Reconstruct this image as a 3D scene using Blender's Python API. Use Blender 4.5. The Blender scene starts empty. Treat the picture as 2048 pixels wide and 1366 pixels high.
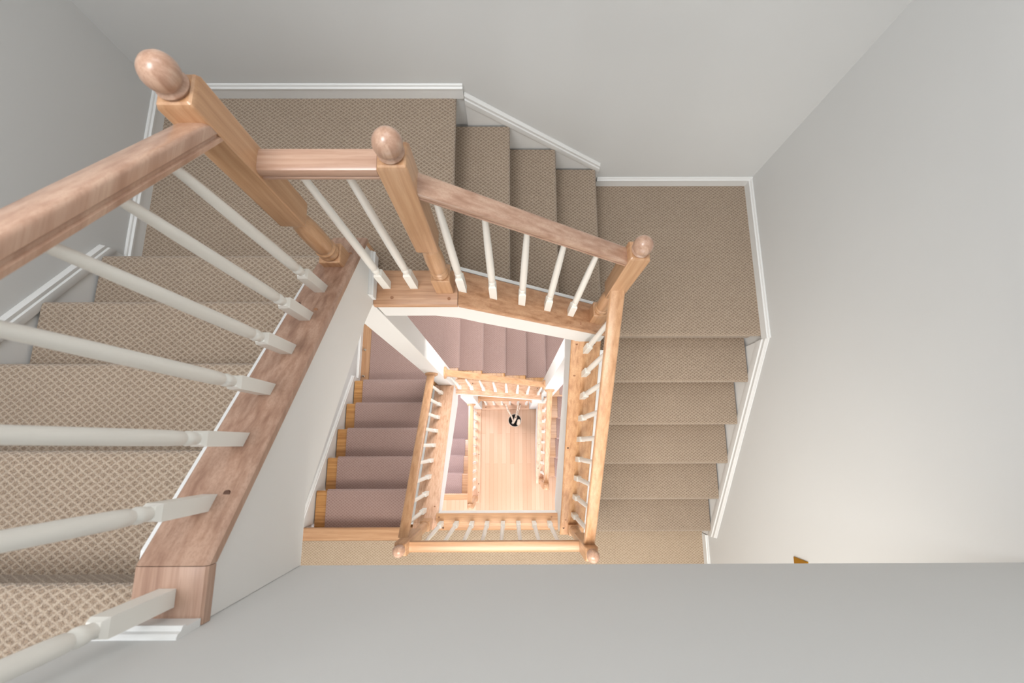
import bpy, bmesh, math, random
from mathutils import Vector, Matrix
random.seed(7)
TOP = 6.85                      # camera height above the plank floor; h below = depth under the camera
def Z(h): return TOP - h
COL = bpy.context.scene.collection

# ------------------------------------------------------------------ materials
def srgb(r, g, b):
    f = lambda c: c/12.92 if c <= 0.04045 else ((c+0.055)/1.055)**2.4
    return (f(r/255), f(g/255), f(b/255), 1)
class NT:
    def __init__(s, name):
        m = bpy.data.materials.new(name); m.use_nodes = True
        s.m = m; s.t = m.node_tree; s.b = s.t.nodes['Principled BSDF']
        s.co = s.t.nodes.new('ShaderNodeTexCoord').outputs['Object']
    def n(s, k, **kw):
        o = s.t.nodes.new(k)
        for a, v in kw.items(): setattr(o, a, v)
        return o
    def l(s, a, b): s.t.links.new(a, b)
    def math(s, op, a, b=None, c=None):
        o = s.n('ShaderNodeMath', operation=op)
        for i, v in enumerate((a, b, c)):
            if v is None: continue
            if isinstance(v, (int, float)): o.inputs[i].default_value = v
            else: s.l(v, o.inputs[i])
        return o.outputs[0]
    def mapping(s, sc, rot=(0,0,0)):
        o = s.n('ShaderNodeMapping'); s.l(s.co, o.inputs[0]); o.inputs['Scale'].default_value = sc; o.inputs['Rotation'].default_value = rot
        return o.outputs[0]
    def noise(s, vec, scale, detail=3, rough=.5, dist=0):
        o = s.n('ShaderNodeTexNoise'); s.l(vec, o.inputs['Vector']); o.inputs['Scale'].default_value = scale
        o.inputs['Detail'].default_value = detail; o.inputs['Roughness'].default_value = rough; o.inputs['Distortion'].default_value = dist
        return o.outputs['Fac']
    def ramp(s, fac, stops):
        o = s.n('ShaderNodeValToRGB'); s.l(fac, o.inputs[0]); e = o.color_ramp.elements
        while len(e) < len(stops): e.new(.5)
        for i, (p, c) in enumerate(stops): e[i].position = p; e[i].color = c
        return o.outputs[0]
    def mix(s, f, a, b, mode='MIX'):
        o = s.n('ShaderNodeMix', data_type='RGBA', blend_type=mode)
        for sock, v in ((o.inputs[0], f), (o.inputs[6], a), (o.inputs[7], b)):
            if isinstance(v, (int, float, tuple)): sock.default_value = v
            else: s.l(v, sock)
        return o.outputs[2]
    def bump(s, h, strength, dist=.002):
        o = s.n('ShaderNodeBump'); s.l(h, o.inputs['Height']); o.inputs['Strength'].default_value = strength; o.inputs['Distance'].default_value = dist
        s.l(o.outputs[0], s.b.inputs['Normal'])
    def col(s, c):
        if isinstance(c, tuple): s.b.inputs['Base Color'].default_value = c
        else: s.l(c, s.b.inputs['Base Color'])
        return s
    def set(s, **k):
        for a, v in k.items(): s.b.inputs[a.replace('_', ' ')].default_value = v
        return s

def mat_paint(name, c, rough=.6, bump=.05):
    t = NT(name); n = t.noise(t.co, 3.0, 2)
    c0 = srgb(*c); c1 = tuple(min(1, x*1.03) for x in c0[:3]) + (1,)
    t.col(t.mix(n, c0, c1)); t.set(Roughness=rough)
    t.bump(t.noise(t.co, 180, 2), bump, .001)
    return t.m

def mat_carpet(name, axis, base, lite, dark, pw=.0245, ph=.0185, depth=.55):
    """trellis loop pile; the pattern wraps over the nosing along the run"""
    t = NT(name)
    sx = t.n('ShaderNodeSeparateXYZ'); t.l(t.co, sx.inputs[0])
    X, Y, Zc = sx.outputs
    if axis == 'Y+': a, s = X, t.math('SUBTRACT', Y, Zc)
    elif axis == 'Y-': a, s = X, t.math('ADD', Y, Zc)
    else: a, s = t.math('SUBTRACT', X, Zc), Y
    wob = t.noise(t.co, 130, 2)
    w = t.math('MULTIPLY', t.math('SUBTRACT', wob, .5), .42)
    u = t.math('DIVIDE', a, pw); v = t.math('DIVIDE', s, ph)
    p = t.math('FRACT', t.math('ADD', t.math('ADD', u, v), w)); q = t.math('FRACT', t.math('ADD', t.math('SUBTRACT', u, v), w))
    def tri(x): return t.math('ABSOLUTE', t.math('SUBTRACT', x, .5))      # .5 on the lines, 0 mid-diamond
    m = t.math('MAXIMUM', tri(p), tri(q))
    line = t.n('ShaderNodeMapRange'); t.l(m, line.inputs[0]); line.inputs[1].default_value = .26; line.inputs[2].default_value = .45
    line = line.outputs[0]
    cen = t.math('MULTIPLY', t.math('SUBTRACT', .5, tri(p)), 1.0)
    vo = t.n('ShaderNodeTexVoronoi'); t.l(t.co, vo.inputs['Vector']); vo.inputs['Scale'].default_value = 300
    fle = t.noise(t.co, 330, 2, .7)
    big = t.noise(t.co, 5, 2)
    c = t.mix(line, base, lite)
    spk = t.n('ShaderNodeMapRange'); t.l(fle, spk.inputs[0]); spk.inputs[1].default_value = .36; spk.inputs[2].default_value = .56
    dk = t.math('MULTIPLY', t.math('SUBTRACT', 1, spk.outputs[0]), t.math('SUBTRACT', .80, t.math('MULTIPLY', line, .45)))
    c = t.mix(dk, c, dark)
    c = t.mix(t.math('MULTIPLY', big, .16), c, dark)
    t.col(c); t.set(Roughness=.95, Specular_IOR_Level=.1, Sheen_Weight=.25, Sheen_Roughness=.6)
    hgt = t.math('ADD', t.math('MULTIPLY', line, .7), t.math('MULTIPLY', vo.outputs['Distance'], 1.2))
    t.bump(hgt, depth, .004)
    return t.m

def mat_oak(name, axis, light=(200,158,121), mid=(190,146,108), dark=(174,130,94), rough=.34, coat=.35):
    t = NT(name)
    sc = {'X': (1.0, 30, 12), 'Y': (30, 1.0, 12), 'Z': (30, 30, .9)}[axis]
    v = t.mapping(sc)
    g = t.noise(v, 2.0, 4, .55, .25)
    sc2 = {'X': (3, 60, 60), 'Y': (60, 3, 60), 'Z': (60, 60, 3)}[axis]
    f = t.noise(t.mapping(sc2), 4, 3, .7)
    c = t.ramp(g, [(.30, srgb(*dark)), (.46, srgb(*mid)), (.62, srgb(*light))])
    pores = t.n('ShaderNodeMapRange'); t.l(f, pores.inputs[0]); pores.inputs[1].default_value = .38; pores.inputs[2].default_value = .52
    pores.inputs[3].default_value = .35; pores.inputs[4].default_value = 0
    c = t.mix(pores.outputs[0], c, srgb(*dark))
    t.col(c); t.set(Roughness=rough, Coat_Weight=coat, Coat_Roughness=.25)
    t.bump(f, .12, .0006)
    return t.m

def mat_planks(name):
    t = NT(name)
    mp = t.n('ShaderNodeMapping'); t.l(t.co, mp.inputs[0]); mp.inputs['Rotation'].default_value = (0, 0, math.pi/2)
    br = t.n('ShaderNodeTexBrick'); t.l(mp.outputs[0], br.inputs['Vector']); br.offset = .37; br.offset_frequency = 2
    br.inputs['Scale'].default_value = 1; br.inputs['Brick Width'].default_value = 1.1; br.inputs['Row Height'].default_value = .057
    br.inputs['Mortar Size'].default_value = .0011; br.inputs['Mortar Smooth'].default_value = .2
    br.inputs['Color1'].default_value = srgb(216,183,157); br.inputs['Color2'].default_value = srgb(200,162,133); br.inputs['Mortar'].default_value = srgb(165,115,80)
    g = t.noise(t.mapping((30, 1.4, 1)), 3, 4, .6, .5)
    c = t.mix(t.math('MULTIPLY', g, .45), br.outputs['Color'], srgb(188,147,117))
    t.col(c); t.set(Roughness=.3, Coat_Weight=.3, Coat_Roughness=.2)
    return t.m

def mat_plain(name, c, rough=.5, metal=0.0, noise=.1):
    t = NT(name); c0 = srgb(*c); n = t.noise(t.co, 60, 2)
    t.col(t.mix(t.math('MULTIPLY', n, noise), c0, tuple(x*.5 for x in c0[:3])+(1,))); t.set(Roughness=rough, Metallic=metal)
    return t.m
def mat_birch(name):
    t = NT(name); g = t.noise(t.mapping((25, 25, 60)), 1.5, 2)
    t.col(t.ramp(g, [(.36, srgb(60,44,36)), (.44, srgb(205,190,172)), (.7, srgb(222,208,194))])); t.set(Roughness=.8)
    return t.m

M = {}
M['wall'] = mat_paint('wall_paint', (206,207,206), .75)
M['trim'] = mat_paint('trim_paint', (222,223,222), .35, .02)
M['ceiling'] = mat_paint('ceiling_paint', (228,228,226), .8)
M['baluster'] = mat_paint('baluster_paint', (232,230,223), .38, .02)
BG = (srgb(160,140,120), srgb(188,171,152), srgb(100,83,68))
M['carpY+'] = mat_carpet('beige_trellis_carpet_left', 'Y+', *BG)
M['carpY-'] = mat_carpet('beige_trellis_carpet_right', 'Y-', *BG)
M['carpX'] = mat_carpet('beige_trellis_carpet_back', 'X', *BG)
M['carpH'] = mat_carpet('lit_trellis_carpet_hall', 'Y-', srgb(184,162,138), srgb(208,190,168), srgb(132,112,90))  # beige carpet colours lightened in place of more lamp light
MV = (srgb(168,141,134), srgb(186,162,154), srgb(134,106,102))
M['mauvY+'] = mat_carpet('mauve_runner_carpet_left', 'Y+', *MV, pw=.028, ph=.022, depth=.35)
M['mauvY-'] = mat_carpet('mauve_runner_carpet_right', 'Y-', *MV, pw=.028, ph=.022, depth=.35)
M['mauvX'] = mat_carpet('mauve_runner_carpet_back', 'X', *MV, pw=.028, ph=.022, depth=.35)
for a in 'XYZ': M['oak'+a] = mat_oak('oak_'+a.lower(), a)
for k, pal in dict(capA=((180,148,128),(164,130,110),(142,108,90)), capB=((196,154,120),(182,138,104),(158,114,82)), capC=((208,164,122),(196,148,106),(172,124,84)), capD=((226,188,160),(214,172,142),(196,150,120))).items():  # capD puts the stronger light on the lower flights into the oak colour
    for a in 'XY': M[k+a] = mat_oak(k+'_oak_'+a.lower(), a, *pal, .42, .2)
for a in 'XYZ': M['rose'+a] = mat_oak('sheen_oak_'+a.lower(), a, (196,163,141), (182,146,124), (162,124,102), .3, .4)  # cool sheen on upper rails and finials painted into the oak as pink
M['white'] = mat_paint('lit_white_paint', (224,223,220), .6)  # well walls and columns, brightened to carry the strong light there
for a in 'XY': M['honey'+a] = mat_oak('honey_oak_'+a.lower(), a, (206,156,98), (190,138,80), (164,112,60), .4, .2)
M['planks'] = mat_planks('oak_strip_floor')
M['plug'] = mat_plain('dark_plug', (84,52,34), .6)
M['plug2'] = mat_plain('wood_plug', (158,112,80), .5)
M['brass'] = mat_plain('aged_brass', (196,146,40), .3, .9)
M['steel'] = mat_plain('steel', (190,185,175), .25, 1)
M['pot'] = mat_plain('pot_glaze', (214,200,184), .3)
M['black'] = mat_plain('black_soil', (14,13,13), .9)
M['birch'] = mat_birch('birch_bark')

# ------------------------------------------------------------------ mesh helpers
def face(bm, vs):
    try: return bm.faces.new(vs)
    except ValueError: return None
def prism(bm, poly, axis, a0, a1):
    """poly: 2D points. axis 'X': (y,z) pts, 'Y': (x,z) pts, 'Z': (x,y) pts"""
    def P(p, a):
        return {'X': (a, p[0], p[1]), 'Y': (p[0], a, p[1]), 'Z': (p[0], p[1], a)}[axis]
    A = [bm.verts.new(P(p, a0)) for p in poly]; B = [bm.verts.new(P(p, a1)) for p in poly]
    face(bm, A); face(bm, B[::-1]); n = len(poly)
    for i in range(n): face(bm, [A[i], B[i], B[(i+1) % n], A[(i+1) % n]])
def box(bm, x0, x1, y0, y1, z0, z1):
    prism(bm, [(x0,y0),(x1,y0),(x1,y1),(x0,y1)], 'Z', z0, z1)
def sweep(bm, prof, pts, perp, close=True):
    """extrude (across, up) profile through 3D points with plumb ends"""
    R = []
    for p in pts: R.append([bm.verts.new((p[0]+a*perp[0], p[1]+a*perp[1], p[2]+b)) for a, b in prof])
    n = len(prof)
    for r0, r1 in zip(R, R[1:]):
        for i in range(n if close else n-1): face(bm, [r0[i], r1[i], r1[(i+1) % n], r0[(i+1) % n]])
    if close: face(bm, R[0]); face(bm, R[-1][::-1])
def lathe(bm, prof, x, y, seg=20, cap=True):
    R = []
    for r, z in prof: R.append([bm.verts.new((x+r*math.cos(2*math.pi*i/seg), y+r*math.sin(2*math.pi*i/seg), z)) for i in range(seg)])
    for r0, r1 in zip(R, R[1:]):
        for i in range(seg): face(bm, [r0[i], r0[(i+1) % seg], r1[(i+1) % seg], r1[i]])
    if cap: face(bm, R[0][::-1]); face(bm, R[-1])
def tube(bm, pts, rads, seg=8):
    R = []
    for i, p in enumerate(pts):
        p = Vector(p); d = (Vector(pts[min(i+1, len(pts)-1)]) - Vector(pts[max(i-1, 0)])).normalized()
        a = d.cross(Vector((1, .3, 0))).normalized(); b = d.cross(a)
        R.append([bm.verts.new(p + rads[i]*(a*math.cos(2*math.pi*k/seg)+b*math.sin(2*math.pi*k/seg))) for k in range(seg)])
    for r0, r1 in zip(R, R[1:]):
        for i in range(seg): face(bm, [r0[i], r0[(i+1) % seg], r1[(i+1) % seg], r1[i]])
    face(bm, R[0]); face(bm, R[-1])
def thing(name, label, cat, loc, group=None):
    o = bpy.data.objects.new(name, None); COL.objects.link(o); o.location = loc; o.empty_display_size = .1
    o['label'] = label; o['category'] = cat
    if group: o['group'] = group
    return o
def wpos(o):
    v = Vector(o.location)
    while o.parent: o = o.parent; v = v + Vector(o.location)
    return v
def obj(name, bm, mat, parent=None, label=None, cat=None, kind=None, group=None, bevel=0, smooth=35, origin=None, segs=2):
    bmesh.ops.recalc_face_normals(bm, faces=bm.faces)
    co = [v.co.copy() for v in bm.verts]
    mn = Vector([min(c[i] for c in co) for i in range(3)]); mx = Vector([max(c[i] for c in co) for i in range(3)])
    if parent: base = wpos(parent)
    else: base = Vector(((mn.x+mx.x)/2, (mn.y+mx.y)/2, mn.z))
    bmesh.ops.translate(bm, verts=bm.verts, vec=-base)
    me = bpy.data.meshes.new(name); bm.to_mesh(me); bm.free()
    me.materials.append(M[mat] if isinstance(mat, str) else mat)
    o = bpy.data.objects.new(name, me); COL.objects.link(o)
    if parent: o.parent = parent
    else: o.location = base
    if smooth:
        for p in me.polygons: p.use_smooth = True
        me.set_sharp_from_angle(angle=math.radians(smooth))
    if bevel:
        b = o.modifiers.new('bevel', 'BEVEL'); b.width = bevel; b.segments = segs; b.limit_method = 'ANGLE'; b.angle_limit = math.radians(40)
    if label: o['label'] = label
    if cat: o['category'] = cat
    if kind: o['kind'] = kind
    if group: o['group'] = group
    return o
def B(): return bmesh.new()
def boxo(name, x0, x1, y0, y1, h0, h1, mat, **k):
    bm = B(); box(bm, x0, x1, y0, y1, Z(h1), Z(h0)); return obj(name, bm, mat, **k)
def struct(name, bm, mat, label=None, **k):
    return obj(name, bm, mat, kind='structure', label=label, **k)

# ------------------------------------------------------------------ room shell
LW, RW, BW, FW = -1.548, 1.432, 1.538, -3.2
CL, CR, CB = LW+.0185, RW-.0185, BW-.0185
HI, LO = -1.75, 8.6
def wallbox(name, x0, x1, y0, y1, h0, h1, mat='wall', label=None):
    bm = B(); box(bm, x0, x1, y0, y1, Z(h1), Z(h0)); return struct(name, bm, mat, label, smooth=0)
def cat(o, c):
    o['category'] = c; return o
cat(wallbox('wall_left', LW-.12, LW, FW, BW+.12, HI, LO, label='pale grey painted wall on the left of the stairwell, rising behind the big newel post'), 'wall')
cat(wallbox('wall_right', RW, RW+.12, FW, BW+.12, HI, LO, label='pale grey painted wall on the right of the stairwell with a brass switch plate'), 'wall')
cat(wallbox('wall_back', LW, RW, BW, BW+.12, HI, LO, label='pale grey painted wall across the top of the photo behind the upper landing'), 'wall')
cat(wallbox('wall_front', LW, RW, FW-.12, FW, HI, LO, label='painted wall at the far side of the halls under the viewer'), 'wall')
cat(wallbox('ceiling', LW, RW, FW, BW, HI-.1, HI, 'ceiling', 'white ceiling over the stairwell'), 'ceiling')
cat(wallbox('wall_half', -.70, RW, -.43, -.308, .03, 1.366, label='white painted half wall running across the bottom edge of the photo'), 'wall')

# upper hall floor (carpet) and the slab below it
def nose_profile(s0, s1, ztop, zbot, sgn, r=.016, over=.028):
    """slab with rounded nose at s1; s increases downhill*sgn. riser set back by `over`"""
    pts = [(s0, zbot), (s0, ztop)]
    for i in range(7):
        a = math.pi/2 - math.pi*i/6
        pts.append((s1 - r + r*math.cos(a), ztop - r + r*math.sin(a)))
    pts += [(s1-over, ztop-2*r-.002), (s1-over, zbot)]
    return [(s*sgn, z) for s, z in pts]
def flight_steps(parent, axis, sgn, noses, heights, hbottom, c0, c1, mat, name='step', r=.016, over=.028, ends=0):
    """one carpeted step per nose; axis = axis of the step's width"""
    for i, (s, h) in enumerate(zip(noses, heights)):
        if i == 0: continue
        nxt = heights[i+1] if i+1 < len(heights) else hbottom
        bm = B(); prism(bm, nose_profile(noses[i-1]*sgn-over, s*sgn, Z(h), Z(nxt), sgn, r, over), axis, c0, c1)
        obj(name, bm, mat, parent, smooth=50)
def landing(name, label, mat, parts, cat='landing'):
    """parts: list of callables adding to one bmesh"""
    bm = B()
    for p in parts: p(bm)
    return obj(name, bm, mat, label=label, cat=cat, smooth=50)

# L0 floor (where the photographer stands)
bm = B()
prism(bm, nose_profile(-.80, -.248, Z(.96), Z(1.15), 1), 'X', LW, -.702)
prism(bm, nose_profile(-.306, -.248, Z(.96), Z(1.15), 1), 'X', -.702, -.684)
box(bm, LW, RW, FW, -.80, Z(1.15), Z(.96)); box(bm, LW, RW, -.80, -.431, Z(1.15), Z(.961))
struct('floor_upper', bm, 'carpY+', 'beige trellis carpet of the top floor at the bottom left corner, beyond the end of the half wall', smooth=50)['category'] = 'floor'
o = wallbox('ceiling_hall', LW, RW, FW, -.431, 1.151, 1.366, 'ceiling', 'underside of the top floor above the hall'); o['category'] = 'ceiling'
o = wallbox('ceiling_hall_edge', LW, -.70, -.431, -.25, 1.18, 1.366, 'ceiling', 'underside of the top floor beside the left stair flight'); o['category'] = 'ceiling'

# ------------------------------------------------------------------ landings and flights, upper storey (beige carpet)
# left flight: climbs towards the viewer
NL = [-.248 + .2375*i for i in range(5)]; HL = [.96 + .19*i for i in range(5)]
fl = thing('stair_flight', 'beige carpeted stair flight at the left edge, climbing toward the viewer beside the left wall', 'stairs', (-1.1, .7, Z(1.91)))
flight_steps(fl, 'X', 1, NL, HL, 1.91, CL, -.683, 'carpY+')
# landing L1
bm = B(); prism(bm, nose_profile(LW, -.24, Z(1.91), Z(2.10), 1), 'Y', .69, BW)
box(bm, LW, -.69, .66, .69, Z(2.10), Z(1.91))
l1 = obj('landing', bm, 'carpX', label='wide beige carpeted landing at the top left, highest of the landings', cat='landing', smooth=50)
NX = [-.24, .002, .243, .487]; HX = [1.91, 2.10, 2.29, 2.48]
fb = thing('stair_flight', 'short beige carpeted flight of three steps along the back wall between the two upper landings', 'stairs', (.1, 1.1, Z(2.67)))
flight_steps(fb, 'Y', 1, NX, HX, 2.67, .716, CB, 'carpX')
# landing L2
bm = B(); prism(bm, nose_profile(-BW, -.598, Z(2.67), Z(2.86), -1), 'X', .459, RW)
obj('landing', bm, 'carpY-', label='square beige carpeted landing in the right back corner below the short flight', cat='landing', smooth=50)
NR = [.598, .36, .119, -.124, -.366, -.603]; HR = [2.67+.19*i for i in range(6)]
fr = thing('stair_flight', 'beige carpeted flight of five steps running down along the right wall', 'stairs', (1, 0, Z(3.81)))
flight_steps(fr, 'X', -1, NR, HR, 3.81, .531, CR, 'carpY-')
# L3 hall floor
bm = B()
box(bm, LW, RW, FW, -.692, Z(4.0), Z(3.81)); box(bm, .52, RW, -.692, -.56, Z(4.0), Z(3.81)); box(bm, -.70, .52, -.692, -.616, Z(4.0), Z(3.81))
struct('floor_hall', bm, 'carpH', 'beige carpeted hall floor, the narrow strip below the lower railing', smooth=0)['category'] = 'floor'
# oak nosing of the hall floor at the lower flight
bm = B(); prism(bm, nose_profile(-.691, -.600, Z(3.812), Z(4.0), 1, .014, .024), 'X', LW, -.725)
obj('nosing_board', bm, 'oakX', label='light oak nosing board between beige hall carpet and the mauve runner stairs', cat='nosing', smooth=50)

# ------------------------------------------------------------------ lower storey: oak stairs with mauve runner
def runner(parent, axis, sgn, noses, heights, hbottom, c0, c1, mat, r=.016, over=.028, t=.009, first_from=None):
    pts = []
    for i, (s, h) in enumerate(zip(noses, heights)):
        S = s*sgn
        if i == 0:
            if first_from is None: pts.append((S-over+.001, Z(h)-2*r-.01))
            else:
                pts.append((first_from*sgn, Z(h)))
                for k in range(5):
                    a = math.pi/2 - math.pi*k/4; pts.append((S-r+(r)*math.cos(a), Z(h)-r+r*math.sin(a)))
        else:
            for k in range(5):
                a = math.pi/2 - math.pi*k/4; pts.append((S-r+r*math.cos(a), Z(h)-r+r*math.sin(a)))
        nxt = heights[i+1] if i+1 < len(heights) else hbottom
        pts.append((S-over, Z(h)-2*r-.004)); pts.append((S-over, Z(nxt)))
    out = []
    for i, p in enumerate(pts):                       # offset outward by t
        a = Vector(pts[max(i-1, 0)]); b = Vector(pts[min(i+1, len(pts)-1)]); d = (b-a).normalized(); n = Vector((-d.y, d.x))
        n = -n if n.y < -1e-6 or (abs(n.y) < 1e-6 and n.x < 0) else n
        q = Vector(p) + Vector((max(n.x, 0) if n.x > 0 else 0, max(n.y, 0)))*t*1.25
        out.append((q.x, q.y))
    bm = B()
    def V(p, c): return bm.verts.new((c, p[0]*sgn, p[1]) if axis == 'X' else (p[0]*sgn, c, p[1]))
    O0 = [V(p, c0) for p in out]; O1 = [V(p, c1) for p in out]; I0 = [V(p, c0) for p in pts]; I1 = [V(p, c1) for p in pts]
    for i in range(len(pts)-1):
        face(bm, [O0[i], O0[i+1], O1[i+1], O1[i]]); face(bm, [O0[i], O0[i+1], I0[i+1], I0[i]]); face(bm, [O1[i], O1[i+1], I1[i+1], I1[i]]); face(bm, [I0[i], I0[i+1], I1[i+1], I1[i]])
    return obj('carpet_runner', bm, mat, parent, smooth=50)
NLL = [-.606, -.352, -.104, .139, .38, .622]; HLL = [3.81+.19*i for i in range(6)]
f = thing('stair_flight', 'honey oak flight with a mauve carpet runner left of the well, descending from the hall', 'stairs', (-1.1, 0, Z(4.95)))
flight_steps(f, 'X', 1, NLL, HLL, 4.95, CL, -.739, 'honeyX', r=.014, over=.024)
runner(f, 'X', 1, NLL, HLL, 4.95, -1.445, -.822, 'mauvY+', r=.014, over=.024)
# L4 landing
bm = B(); prism(bm, nose_profile(LW, -.535, Z(4.95), Z(5.14), 1, .014, .024), 'Y', .66, BW); box(bm, LW, -.70, .595, .66, Z(5.14), Z(4.95))
la = thing('landing', 'mauve carpeted landing with an oak border strip, seen left of the white column', 'landing', (-1, 1, Z(5.14)))
obj('oak_board', bm, 'oakY', la, smooth=50)
bm = B(); box(bm, -1.445, -.70, .78, BW-.05, Z(4.952), Z(4.941)); box(bm, -1.445, -.83, .602, .78, Z(4.952), Z(4.941))
obj('carpet', bm, 'mauvX', la, smooth=0)
for y in (.69, .965):
    bm = B(); lathe(bm, [(.011, Z(4.95)), (.011, Z(4.944)), (.006, Z(4.942)), (.005, Z(4.925)), (.009, Z(4.921)), (.009, Z(4.912)), (.004, Z(4.908))], -1.503, y, 12)
    tt = obj('door_stop', bm, 'steel', label='small shiny metal stop on the oak border strip, %s of the two' % ('nearer the steps' if y < .8 else 'farther from the steps'), cat='door stop')
NT_ = [-.535, -.298, -.059, .179, .416]; HT = [4.95+.19*i for i in range(5)]
f = thing('stair_flight', 'oak flight with a mauve runner along the back, seen below the upper fascia', 'stairs', (0, 1, Z(5.9)))
flight_steps(f, 'Y', 1, NT_, HT, 5.9, .66, CB, 'honeyY', r=.014, over=.024)
runner(f, 'Y', 1, NT_, HT, 5.9, .775, 1.42, 'mauvX', r=.014, over=.024, first_from=-.70)
# L5 landing
bm = B(); prism(bm, nose_profile(-BW, -.57, Z(5.9), Z(6.09), -1, .014, .024), 'X', .39, RW)
la = thing('landing', 'mauve carpeted oak landing glimpsed right of the right white column', 'landing', (.9, 1, Z(6.09)))
obj('oak_board', bm, 'oakX', la, smooth=50)
bm = B(); box(bm, .60, 1.32, .59, .775, Z(5.902), Z(5.891)); box(bm, .394, 1.32, .775, BW-.1, Z(5.902), Z(5.891)); obj('carpet', bm, 'mauvY-', la, smooth=0)
NRL = [.57, .324, .078, -.168, -.416]; HRL = [5.9+.19*i for i in range(5)]
f = thing('stair_flight', 'pale oak flight with a mauve runner, right of the plank floor it ends on', 'stairs', (1, 0, Z(6.85)))
flight_steps(f, 'X', -1, NRL, HRL, 6.85, .48, CR, 'oakX', r=.014, over=.024)
runner(f, 'X', -1, NRL, HRL, 6.85, .59, 1.32, 'mauvY-', r=.014, over=.024)
# plank floor
bm = B(); box(bm, -.41, RW, FW, .485, Z(7.05), Z(6.85)); box(bm, LW, -.41, FW, -.73, Z(7.05), Z(6.85))
struct('floor', bm, 'planks', 'pale oak strip floor at the very bottom of the stairwell with a pot standing on it', smooth=0)['category'] = 'floor'
NG = [-.645, -.395, -.158, .08]; HG = [6.85+.19*i for i in range(4)]
f = thing('stair_flight', 'lowest flight, pale mauve runner on oak, going down left of the plank floor', 'stairs', (-1, -.3, Z(7.61)))
bm = B(); prism(bm, nose_profile(-.729, -.645, Z(6.852), Z(7.04), 1, .014, .024), 'X', CL, -.53); obj('nosing', bm, 'oakX', f, smooth=50)
flight_steps(f, 'X', 1, NG, HG, 7.61, CL, -.53, 'oakX', r=.014, over=.024)
runner(f, 'X', 1, NG, HG, 7.61, -1.42, -.675, 'mauvY+', r=.014, over=.024)
bm = B(); box(bm, CL, -.53, .056, CB, Z(7.8), Z(7.61)); box(bm, -.53, CR, .70, CB, Z(7.8), Z(7.61))
la = thing('landing', 'lowest landing, pale mauve carpet left of the level railing', 'landing', (-1, .8, Z(7.8)))
obj('oak_board', bm, 'oakY', la, smooth=0)
bm = B(); box(bm, -1.42, -.655, .06, 1.42, Z(7.612), Z(7.60)); obj('carpet', bm, 'mauvY+', la, smooth=0)
o = wallbox('floor_basement', LW, RW, FW, BW, 8.5, 8.6, 'ceiling', 'floor of the level below'); o['category'] = 'floor'

# ------------------------------------------------------------------ knee walls of the well (white) with oak caps
def capL(y): return 1.66 + .8*(y-.702)
def poly_wall(name, pts, axis, a0, a1, label, mat='white'):
    bm = B(); prism(bm, [(s, Z(h)) for s, h in pts], axis, a0, a1)
    o = struct(name, bm, mat, label, smooth=0); o['category'] = 'wall'; return o
CT = .028   # cap board thickness
poly_wall('wall_well_left', [(.75, capL(.75)+CT), (-.215, .93+CT), (-.307, .93+CT), (-.307, 1.366), (-.15, 1.366), (.46, 1.79), (.559, 1.88), (.75, 1.91)], 'X', -.68, -.55,
          'tall white stringer wall under the left railing, between left steps and the well')
def capB(x): return 1.875 + max(0, .79*(x+.2085))
poly_wall('wall_well_back', [(-.549, 1.875+CT), (-.205, 1.875+CT), (.50, capB(.50)+CT), (.50, 2.735), (.31, 2.575), (-.14, 2.205), (-.23, 2.12), (-.33, 2.08), (-.549, 2.08)], 'Y', .56, .70,
          'white sloping fascia under the back railing of the well')
def capR(y): return 2.61 + .79*(.598-y)
poly_wall('wall_well_right', [(.555, capR(.555)+CT), (-.61, capR(-.61)+CT), (-.61, 4.0), (-.42, 4.0), (.555, 3.03)], 'X', .35, .503,
          'narrow white stringer wall down the right side of the well')
poly_wall('wall_well_front', [(-.55, 3.79+CT), (.35, 3.79+CT), (.35, 4.0), (-.55, 4.0)], 'Y', -.615, -.505,
          'thin white edge of the hall floor at the bottom of the well')
def capLL(y): return 3.75 + .78*(y+.606)
poly_wall('wall_lower_left', [(-.607, 3.79+CT), (-.56, capLL(-.56)+CT), (.56, capLL(.56)+CT), (.56, 5.14), (.42, 5.14), (-.50, 4.14), (-.607, 4.05)], 'X', -.712, -.552,
          'white stringer wall under the lower left railing')
def capT(x): return 4.93 + max(0, .79*(x+.49))
poly_wall('wall_lower_back', [(-.56, 4.93+CT), (-.49, 4.93+CT), (.36, capT(.36)+CT), (.36, capT(.36)+.26), (-.40, 5.20), (-.46, 5.14), (-.56, 5.14)], 'Y', .515, .655,
          'white fascia under the lower back railing, just above the plank floor')
def capRL(y): return 5.84 + .79*(.57-y)
poly_wall('wall_lower_right', [(.555, capRL(.555)+CT), (-.505, capRL(-.505)+CT), (-.505, 6.85), (.10, 6.85), (.555, 6.35)], 'X', .345, .468,
          'white stringer wall under the lowest right railing')
poly_wall('wall_floor_edge', [(.49, 6.83+CT), (-.76, 6.83+CT), (-.76, 7.9), (.49, 7.9)], 'X', -.525, -.412, 'white edge below the level railing beside the plank floor')
poly_wall('wall_floor_edge_back', [(-.41, 6.83+CT), (.40, 6.83+CT), (.40, 7.9), (-.41, 7.9)], 'Y', .487, .62, 'white edge below the short level railing behind the pot')
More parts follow.
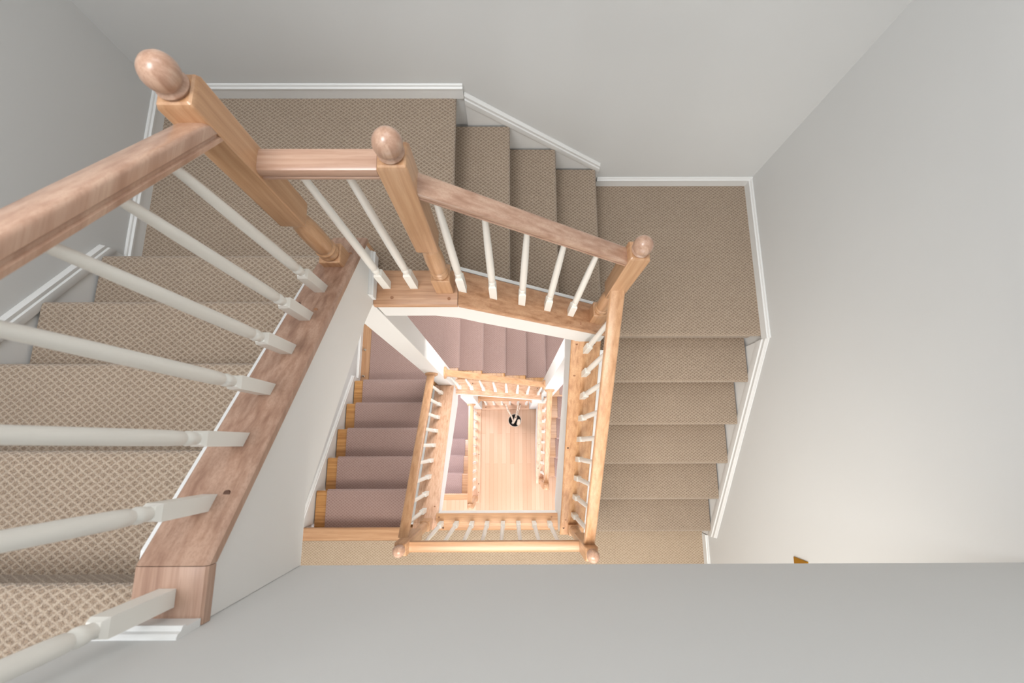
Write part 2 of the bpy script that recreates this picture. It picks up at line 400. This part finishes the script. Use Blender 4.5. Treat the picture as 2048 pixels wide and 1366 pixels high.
# white square columns
def column(x0, x1, y0, y1, h0, h1, label):
    bm = B(); box(bm, x0, x1, y0, y1, Z(h1), Z(h0))
    o = obj('column', bm, 'white', label=label, cat='column', smooth=0, bevel=.003)
column(-.69, -.56, .562, .69, 1.92, 4.95, 'tall square white column at the left back corner of the well')
column(.36, .505, .562, .69, 2.56, 5.95, 'square white column at the right back corner of the well')
column(-.525, -.392, .487, .62, 5.14, 6.83, 'short white square column at the back left corner of the plank floor')
column(.265, .40, .487, .62, 5.80, 6.83, 'short white square column at the back right corner of the plank floor')

# ------------------------------------------------------------------ railings
RAIL = [(-.022,-.047),(-.030,-.045),(-.031,-.037),(-.027,-.034),(-.027,-.030),(-.031,-.026),(-.031,-.010),(-.028,-.004),(-.021,-.001),(0,0),
        (.021,-.001),(.028,-.004),(.031,-.010),(.031,-.026),(.027,-.030),(.027,-.034),(.031,-.037),(.030,-.045),(.022,-.047)]
def baluster(parent, x, y, zb, zt, zbase):
    """square foot, ringed neck and a tapering round shaft"""
    bm = B(); s = .0152
    zq = zbase + .155
    box(bm, x-s, x+s, y-s, y+s, zb, zq-.012)
    # chamfered shoulder
    A = [bm.verts.new((x+a*s, y+b*s, zq-.012)) for a, b in ((-1,-1),(1,-1),(1,1),(-1,1))]
    T = [bm.verts.new((x+a*s*.74, y+b*s*.74, zq)) for a, b in ((-1,-1),(1,-1),(1,1),(-1,1))]
    for i in range(4): face(bm, [A[i], A[(i+1) % 4], T[(i+1) % 4], T[i]])
    face(bm, T)
    prof = [(.0115, zq-.004), (.0115, zq+.008), (.0135, zq+.016), (.0145, zq+.026), (.0125, zq+.034), (.0105, zq+.038), (.0135, zq+.045), (.0142, zq+.075), (.0140, zq+.16)]
    L = zt - prof[-1][1]
    prof += [(.0122, prof[-1][1]+L*.5), (.0088, zt)]
    lathe(bm, prof, x, y, 14)
    obj('baluster', bm, 'baluster', parent, smooth=40)
def rail_mesh(parent, p0, p1, axis, rs=(.95, .9), wood='oak'):
    bm = B(); perp = (1, 0) if axis == 'Y' else (0, 1)
    sweep(bm, [(a*rs[0], b*rs[1]) for a, b in RAIL], [p0, p1], perp)
    return obj('handrail', bm, wood+axis, parent, smooth=40)
def cap_mesh(parent, pts, axis, w, over=.012, plugs=(), capm='capD'):
    """cap board following pts (s,h); axis = direction it runs; w=(c0,c1)"""
    bm = B(); c0, c1 = w[0], w[1]; m = (c0+c1)/2; hw = (c1-c0)/2
    prof = [(-hw,-CT),(-hw,-.007),(-hw+.004,-.002),(-hw+.010,0),(hw-.010,0),(hw-.004,-.002),(hw,-.007),(hw,-CT)]
    P = [((m, s, Z(h)) if axis == 'Y' else (s, m, Z(h))) for s, h in pts]
    for k, (a, b) in enumerate(zip(P, P[1:])):
        a, b = Vector(a), Vector(b); d = (b-a).normalized()*.0006
        if (b-a).length < .01: continue
        sweep(bm, prof, [a+d*(k > 0), b-d*(k < len(P)-2)], (1, 0) if axis == 'Y' else (0, 1))
    o = obj('cap_board', bm, capm+axis, parent, smooth=30)
    for (s, c, h, dark) in plugs:
        bm = B(); x, y = (c, s) if axis == 'Y' else (s, c)
        lathe(bm, [(.0068, Z(h)-.006), (.0068, Z(h)+.0012)], x, y, 14); q = obj('wood_plug', bm, 'plug' if dark else 'plug2', o)
    return o
def rosette(parent, x, y, z, axis, sgn):
    bm = B(); seg = 24; R = []
    for r, d in ((.052, 0), (.052, .011), (.047, .018), (.040, .020), (.038, .024)):
        ring = []
        for i in range(seg):
            a = 2*math.pi*i/seg; u, v = r*math.cos(a), r*math.sin(a)
            ring.append(bm.verts.new((x+d*sgn, y+u, z+v) if axis == 'X' else (x+u, y+d*sgn, z+v)))
        R.append(ring)
    for r0, r1 in zip(R, R[1:]):
        for i in range(seg): face(bm, [r0[i], r0[(i+1) % seg], r1[(i+1) % seg], r1[i]])
    face(bm, R[0]); face(bm, R[-1]); obj('rosette', bm, 'oakZ', parent)
def lerp(a, b, t): return a+(b-a)*t
def railing(label, axis, c, rail, cap, capf, capw, bals, plugs=(), ros=(), bc=None, rs=(.95, .9), wood='oak', capm='capD'):
    """rail = ((s0,h0),(s1,h1)) top of rail; cap = list of s; capf gives h"""
    (s0, h0), (s1, h1) = rail; bc = c if bc is None else bc
    ctr = ((c, (s0+s1)/2) if axis == 'Y' else ((s0+s1)/2, c))
    t = thing('railing', label, 'railing', (ctr[0], ctr[1], Z(max(capf(s) for s in cap))))
    P = lambda s, h: (c, s, Z(h)) if axis == 'Y' else (s, c, Z(h))
    rail_mesh(t, P(s0, h0), P(s1, h1), axis, rs, wood)
    cap_mesh(t, [(s, capf(s)) for s in cap], axis, capw, plugs=[(s, cc, capf(s), d) for s, cc, d in plugs], capm=capm)
    for b in bals:
        hr = lerp(h0, h1, (b-s0)/(s1-s0)); zt = Z(hr) - .042; e = .0145
        zlow = Z(max(capf(b-e), capf(b+e)))-.004
        x, y = (bc, b) if axis == 'Y' else (b, bc)
        baluster(t, x, y, zlow, zt, Z(capf(b)))
    for s, sg in ros: rosette(t, *(P(s, lerp(h0, h1, (s-s0)/(s1-s0))+.032)), axis, sg)
    return t
def newel(label, x, y, hcap, hbase, hbot, htop, group=None, w=.0355, down=.0):
    t = thing('newel_post', label, 'newel post', (x, y, Z(hcap)), group)
    bm = B(); box(bm, x-w, x+w, y-w, y+w, Z(hcap+down)-.003, Z(hbase)); obj('base_block', bm, 'oakZ', t, bevel=.004)
    bm = B(); L = Z(hbot)-Z(hbase); z0 = Z(hbase)
    pr = [(.026,0),(.032,.02),(.034,.05),(.031,.08),(.027,.10),(.030,.115),(.034,.14),(.034,.165),(.029,.185),(.027,.2),(.031,.225),(.0325,.3),(.0335,.5),(.032,.7),(.029,.85),(.0255,.93),(.029,.97),(.031,1.0)]
    lathe(bm, [(r, z0+q*L) for r, q in pr], x, y, 28); obj('turned_shaft', bm, 'oakZ', t)
    bm = B(); zb, zt = Z(hbot), Z(htop)
    k = .82
    def ring(s, z): return [bm.verts.new((x+a*s, y+b*s, z)) for a, b in ((-1,-1),(1,-1),(1,1),(-1,1))]
    R = [ring(w*.8, zb-.001), ring(w*.93, zb+.006), ring(w, zb+.016), ring(w, zt-.012), ring(w*.9, zt-.003), ring(w*.78, zt)]
    face(bm, R[0][::-1]); face(bm, R[-1])
    for r0, r1 in zip(R, R[1:]):
        for i in range(4): face(bm, [r0[i], r0[(i+1) % 4], r1[(i+1) % 4], r1[i]])
    obj('upper_block', bm, 'oakZ', t, bevel=.003, smooth=30)
    bm = B(); pf = [(.026,-.002),(.027,.004),(.030,.008),(.030,.012),(.0255,.016),(.0245,.021),(.0275,.026),(.031,.035),(.0325,.046),(.0322,.056),(.030,.067),(.0255,.078),(.018,.087),(.009,.092),(.002,.0935)]
    lathe(bm, [(r*1.02, zt+q*.80) for r, q in pf], x, y, 28); obj('finial', bm, 'roseZ' if htop < 3 else 'oakZ', t, smooth=60)
    return t

# upper storey
def capLf(y): return max(capL(y), .93)
railing('thick oak handrail with seven white balusters along the left steps, nearest the viewer', 'Y', -.605, ((.60, .815), (-.305, .055)), [.765, -.2105, -.307], capLf, (-.672, -.540),
        [.49, .374, .256, .136, .013, -.111, -.262], plugs=[(.40, -.588, 0), (.425, -.650, 1), (-.095, -.572, 1), (.668, -.570, 0)], rs=(1.08, 1.25), wood='rose', capm='capA')
railing('short level oak handrail with two white balusters between the two big newel posts', 'X', .632, ((-.572, .985), (-.30, .985)), [-.549, -.211], capB, (.548, .698), [-.497, -.387], plugs=[(-.475, .58, 0), (-.245, .575, 0)], wood='rose', capm='capB')
railing('sloping oak handrail with five white balusters beside the three back steps', 'X', .632, ((-.232, 1.078), (.40, 1.55)), [-.2085, .50], capB, (.548, .698), [-.192, -.07, .052, .173, .292], plugs=[(-.085, .575, 0), (.345, .58, 0)], bc=.622, wood='rose', capm='capB')
railing('long oak handrail with nine white balusters down the right side of the well', 'Y', .43, ((.60, 1.835), (-.533, 2.80)), [.575, -.612], capR, (.342, .507),
        [.515, .395, .275, .152, .030, -.090, -.210, -.335, -.462], plugs=[(.548, .372, 0), (.548, .47, 0), (.39, .37, 0), (-.02, .36, 1), (-.50, .375, 0), (-.49, .47, 1), (-.56, .365, 1)], bc=.425, capm='capC')
railing('level oak handrail with eight white balusters across the bottom side of the well', 'X', -.567, ((-.575, 2.93), (.392, 2.93)), [-.552, .35], lambda s: 3.79, (-.618, -.500),
        [-.508, -.395, -.281, -.170, -.055, .058, .172, .286], plugs=[(-.53, -.525, 0), (.305, -.525, 0), (-.497, -.60, 1)], capm='capC')
# vertical oak return at the end of the left cap, L1
NWG = 'oak newel posts'
newel('big blurred oak newel post at the top left, closest to the viewer', -.605, .632, 1.605, 1.535, 1.27, .765, down=.03)
newel('oak newel post standing on the landing edge between the level and the sloping back handrail', -.262, .632, 1.875, 1.73, 1.46, .967)
newel('oak newel post at the right back corner of the well where two handrails meet', .434, .632, 2.385, 2.23, 1.96, 1.515, down=.03)
newel('oak newel post at the foot of the right flight, bottom right of the well', .428, -.567, 3.53, 3.45, 3.18, 2.72, down=.03)
newel('oak newel post at the bottom left corner of the well beside the nosing board', -.610, -.567, 3.79, 3.64, 3.36, 2.86)
# lower storeys
railing('oak handrail with nine white balusters beside the mauve runner at the left of the well', 'Y', -.632, ((.542, 3.82), (-.533, 3.02)), [.56, -.56, -.607], lambda y: min(capLL(y), 3.79) if y < -.55 else capLL(y), (-.718, -.543),
        [.475, .358, .238, .118, -.004, -.125, -.247, -.367, -.482], plugs=[(-.46, -.575, 0)], ros=[(.562, -1)], bc=-.647)
railing('sloping oak handrail with eight white balusters between the two tall white columns', 'X', .60, ((-.545, 4.08), (.345, 4.93)), [-.56, -.49, .36], capT, (.505, .655),
        [-.508, -.392, -.277, -.157, -.040, .077, .190, .318], plugs=[(-.39, .62, 1), (.31, .63, 1)], ros=[(-.56, 1), (.36, -1)], bc=.565)
railing('lowest sloping oak handrail with eight white balusters at the right of the plank floor', 'Y', .414, ((.545, 5.06), (-.44, 5.79)), [.555, -.505], capRL, (.338, .473),
        [.50, .40, .278, .155, .030, -.095, -.225, -.350], plugs=[(.0, .365, 1), (-.30, .362, 1)], ros=[(.562, -1)], bc=.405)
railing('level oak handrail with ten thin balusters down the left side of the plank floor', 'Y', -.475, ((.47, 5.93), (-.665, 5.93)), [.487, -.765], lambda s: 6.83, (-.53, -.405),
        [.43, .318, .207, .097, -.011, -.121, -.233, -.345, -.455, -.56], plugs=[(.40, -.43, 0), (-.13, -.43, 1), (-.52, -.43, 1), (-.63, -.43, 0)], ros=[(.487, -1)], bc=-.478)
railing('short level oak handrail with six white balusters behind the pot', 'X', .552, ((-.375, 5.95), (.25, 5.95)), [-.392, .265], lambda s: 6.83, (.480, .622),
        [-.332, -.222, -.112, -.002, .108, .222], plugs=[(-.34, .51, 1), (.22, .51, 0)], ros=[(-.392, 1), (.265, -1)])
newel('small oak newel post at the foot of the right flight on the plank floor', .408, -.47, 6.62, 6.52, 6.22, 5.74, down=.04)
newel('small oak newel post at the front end of the level railing beside the plank floor', -.470, -.70, 6.83, 6.68, 6.40, 5.94)

# ------------------------------------------------------------------ small oak and white pieces of the upper well
def piece(name, label, mat, cat_, *boxes, bevel=.002):
    bm = B()
    for b in boxes: box(bm, b[0], b[1], b[2], b[3], Z(b[5]), Z(b[4]))
    o = obj(name, bm, mat, kind='structure', label=label, bevel=bevel, smooth=30); o['category'] = cat_; return o
piece('trim_1', 'upright oak board closing the end of the left stringer wall beside the first newel post', 'oakY', 'trim', (-.672, -.545, .751, .766, 1.74, 1.909))
# white shoe strips between steps and caps
def shoe(name, label, pts, axis, c0, c1, lift=.004):
    bm = B(); prof = [(c0, -.05), (c0, 0), (c1, 0), (c1, -.05)]
    P = [((0, s, Z(h)-lift) if axis == 'Y' else (s, 0, Z(h)-lift)) for s, h in pts]
    sweep(bm, prof, P, (1, 0) if axis == 'Y' else (0, 1)); o = obj(name, bm, 'trim', kind='structure', label=label, smooth=0); o['category'] = 'trim'
shoe('trim_2', 'thin white strip along the outer edge of the left oak cap', [(.56, capL(.56)+.01), (-.19, capL(-.19)+.01), (-.30, .955)], 'Y', -.684, -.672)
shoe('trim_3', 'thin white strip along the stair side of the sloping back cap', [(-.232, 1.885), (-.20, 1.885), (.46, capB(.46)+.005)], 'X', .700, .715)
shoe('trim_4', 'white strip along the stair side of the right oak cap', [(.52, capR(.52)+.01), (-.60, capR(-.60)+.01)], 'Y', .508, .530)
shoe('trim_5', 'white strip along the stair side of the lower left oak cap', [(.55, capLL(.55)+.01), (-.575, capLL(-.575)+.01)], 'Y', -.738, -.718)

# baseboards: profile (out from wall, up from base)
def base_prof(hh): return [(0,-.0),(.013,0),(.013,hh-.024),(.017,hh-.021),(.017,hh-.014),(.010,hh-.010),(.008,hh-.003),(.004,hh),(0,hh)]
def baseboard(name, label, pts, axis, wallc, sgn, hh, bottom=None):
    prof = [(a*sgn, b) for a, b in base_prof(hh)]
    P = [((wallc, s, Z(h)) if axis == 'Y' else (s, wallc, Z(h))) for s, h in pts]
    bm = B(); sweep(bm, prof, P, (1, 0) if axis == 'Y' else (0, 1))
    o = obj(name, bm, 'trim', kind='structure', label=label, smooth=25); o['category'] = 'baseboard'; return o
baseboard('baseboard_back', 'white baseboard along the back wall at the top left landing', [(LW, 1.912), (-.205, 1.912)], 'X', BW, -1, .082)
baseboard('baseboard_left', 'white baseboard on the left wall at the top left landing', [(.735, 1.912), (BW, 1.912)], 'Y', LW, 1, .078)
baseboard('baseboard_corner_back', 'white baseboard along the back wall at the lower square landing', [(.515, 2.672), (RW, 2.672)], 'X', BW, -1, .085)
baseboard('baseboard_right', 'white baseboard on the right wall at the square landing', [(.57, 2.672), (BW, 2.672)], 'Y', RW, -1, .080)
baseboard('baseboard_hall_right', 'white baseboard on the right wall at the hall floor', [(FW, 3.812), (-.645, 3.812)], 'Y', RW, -1, .09)
baseboard('baseboard_hall_left', 'white baseboard on the left wall at the hall floor', [(FW, 3.812), (-.61, 3.812)], 'Y', LW, 1, .09)
baseboard('baseboard_lower_left', 'white baseboard on the left wall above the oak border strip', [(.66, 4.952), (BW, 4.952)], 'Y', LW, 1, .10)
baseboard('baseboard_lower_back', 'white baseboard on the back wall of the lower landing', [(LW, 4.952), (-.50, 4.952)], 'X', BW, -1, .10)
baseboard('baseboard_ledge', 'short white baseboard block standing on the cap at the end of the half wall', [(-.700, .931), (-.541, .931)], 'X', -.308, 1, .062)
baseboard('baseboard_post_foot', 'short white baseboard on the end of the left stringer wall above the landing cap', [(.57, 1.872), (.75, 1.872)], 'Y', -.550, 1, .075)
# sloping skirts: flat board plus moulding, following the nosing line
def skirt(name, label, s0, h0, s1, h1, axis, wallc, sgn, up, low, deep):
    """board from `up` above the line to `deep` below it, moulding over the top `up..low`"""
    bm = B(); perp = (1, 0) if axis == 'Y' else (0, 1)
    P = [((wallc, s, Z(h)) if axis == 'Y' else (s, wallc, Z(h))) for s, h in ((s0, h0), (s1, h1))]
    w = up-low
    prof = [(0,-deep),(.009,-deep),(.009,low),(.016,low+.004),(.018,low+.010),(.018,up-w*.45),(.012,up-w*.38),(.014,up-w*.28),(.014,up-w*.16),(.008,up-w*.08),(.004,up),(0,up)]
    sweep(bm, [(a*sgn, b) for a, b in prof], P, perp)
    o = obj(name, bm, 'trim', kind='structure', label=label, smooth=25); o['category'] = 'skirting'; return o
skirt('trim_6', 'white sloping skirting on the left wall beside the upper left steps', .742, 1.752, -.30, .918, 'Y', LW, 1, .035, -.035, .22)
skirt('trim_7', 'white sloping skirting on the back wall beside the three short steps', -.203, 1.939, .508, 2.501, 'X', BW, -1, .058, -.018, .22)
skirt('trim_8', 'white sloping skirting down the right wall beside the five steps', .575, 2.69, -.640, 3.655, 'Y', RW, -1, .085, -.045, .22)
skirt('trim_9', 'white sloping skirting on the left wall beside the mauve runner steps', -.60, 3.815, .665, 4.80, 'Y', LW, 1, .10, .02, .22)

# light switch
sw = thing('light_switch', 'brass light switch plate on the right wall, half hidden by the half wall', 'light switch', (RW, -.591, Z(2.614)))
bm = B(); box(bm, RW-.006, RW-.0003, -.626, -.556, Z(2.614), Z(2.496)); obj('plate', bm, 'brass', sw, bevel=.002)
bm = B(); box(bm, RW-.016, RW-.005, -.596, -.586, Z(2.568), Z(2.545)); obj('toggle', bm, 'trim', sw, bevel=.002)

# pot with birch branches
px, py = .062, .318
pt = thing('plant_pot', 'round pale pot, black inside, standing on the plank floor far below', 'pot', (px, py, Z(6.85)))
bm = B(); zf = Z(6.85)
lathe(bm, [(.058, zf), (.066, zf+.02), (.080, zf+.20), (.088, zf+.25), (.089, zf+.258), (.083, zf+.258), (.080, zf+.245), (.072, zf+.20)], px, py, 32, cap=False); 
obj('bowl', bm, 'pot', pt)
bm = B(); lathe(bm, [(.0755, zf+.205), (.079, zf+.235), (.0815, zf+.250), (.0805, zf+.250), (.076, zf+.222), (.02, zf+.214)], px, py, 32); obj('soil', bm, 'black', pt)
def branch(label, pts, rads):
    bm = B(); tube(bm, [(x, y, Z(h)) for x, y, h in pts], rads, 8); return bm
for label, pts, rads, nm in [
    ('tall white birch branch leaning left out of the pot', [(.045,.30,6.62), (.015,.36,6.3), (-.03,.41,5.9), (-.048,.45,5.6)], [.012,.011,.010,.008], 0),
    ('tall dark-flecked birch branch rising from the right side of the pot', [(.055,.315,6.62), (.075,.37,6.3), (.088,.42,5.95), (.092,.455,5.6)], [.010,.009,.0075,.006], 0),
    ('thin forked birch branch behind the pot', [(.070,.33,6.62), (.092,.38,6.3), (.112,.43,5.95), (.120,.46,5.7)], [.006,.0055,.0045,.003], 0),
    ('short thick birch log standing at the right of the pot', [(.108,.272,6.62), (.112,.285,6.45), (.112,.30,6.33)], [.024,.023,.021], 1),
    ('short birch log crossing the middle of the pot', [(.035,.285,6.62), (.058,.315,6.46), (.075,.345,6.33)], [.017,.016,.015], 1)]:
    obj('birch_log' if nm else 'birch_branch', branch(label, pts, rads), 'birch', label=label, cat='log' if nm else 'branch')

# ------------------------------------------------------------------ lights
def area(name, loc, rot, sx, sy, power, color):
    l = bpy.data.lights.new(name, 'AREA'); l.shape = 'RECTANGLE'; l.size = sx; l.size_y = sy; l.energy = power; l.color = color
    o = bpy.data.objects.new(name, l); COL.objects.link(o); o.location = loc; o.rotation_euler = rot; return o
area('ceiling_lamp_top', (-.85, -.05, Z(HI)-.35), (0, math.radians(-36), 0), 1.0, 1.1, 62, (.98, .985, 1))
area('fill_back', (.3, BW-.04, Z(-1.15)), (math.radians(-70), 0, 0), 1.6, .8, 27, (.99, .99, 1))  # fill light added to brighten the half wall; no window there
area('fill_top', (0, FW+.05, Z(-.3)), (math.radians(90), 0, 0), 2.2, 1.4, 20, (.96, .98, 1))  # unseen fill light added at the plain front wall, top floor
area('hall_lamp', (0, -1.15, Z(1.42)), (math.radians(6), 0, 0), 1.3, .8, 42, (1, .94, .86))
area('fill_hall', (0, FW+.05, Z(2.6)), (math.radians(90), 0, 0), 2.4, 1.7, 36, (.97, .98, 1))  # unseen fill light added at the plain front wall, hall level
area('lower_lamp', (0, -1.7, Z(4.06)), (math.radians(8), 0, 0), 1.8, 1.4, 34, (.97, .97, 1))
area('window_lower', (0, FW+.05, Z(5.5)), (math.radians(90), 0, 0), 2.6, 2.0, 100, (.91, .93, 1))
area('lower_back_fill', (.1, 1.1, Z(3.1)), (0, 0, 0), .8, .7, 30, (1, .98, .97))  # hidden fill light added to lighten the lower back flight
area('lower_right_fill', (.98, -.1, Z(4.12)), (0, 0, 0), .6, .6, 14, (1, .98, .97))  # hidden fill light added under the right flight for the treads below
area('basement_fill', (-1.1, .9, Z(5.3)), (0, 0, 0), .6, .9, 52, (.86, .88, 1))  # bluish fill light added to brighten the lowest mauve carpet
w = bpy.data.worlds.new('world'); bpy.context.scene.world = w; w.use_nodes = True
w.node_tree.nodes['Background'].inputs[0].default_value = (.8, .85, 1, 1); w.node_tree.nodes['Background'].inputs[1].default_value = .3

# ------------------------------------------------------------------ camera
cd = bpy.data.cameras.new('camera'); cd.sensor_width = 36; cd.lens = 970/2048*36; cd.clip_start = .01
cd.dof.use_dof = True; cd.dof.focus_distance = 2.6; cd.dof.aperture_fstop = 5.0
cam = bpy.data.objects.new('camera', cd); COL.objects.link(cam)
Rm = Matrix.Rotation(-.003, 4, 'Z') @ Matrix.Rotation(-.0035, 4, 'Y') @ Matrix.Rotation(.2094, 4, 'X')
cam.matrix_world = Matrix.Translation((0, 0, TOP)) @ Rm
sc = bpy.context.scene; sc.camera = cam
sc.view_settings.view_transform = 'Standard'; sc.view_settings.look = 'None'; sc.view_settings.exposure = 0; sc.view_settings.gamma = 1
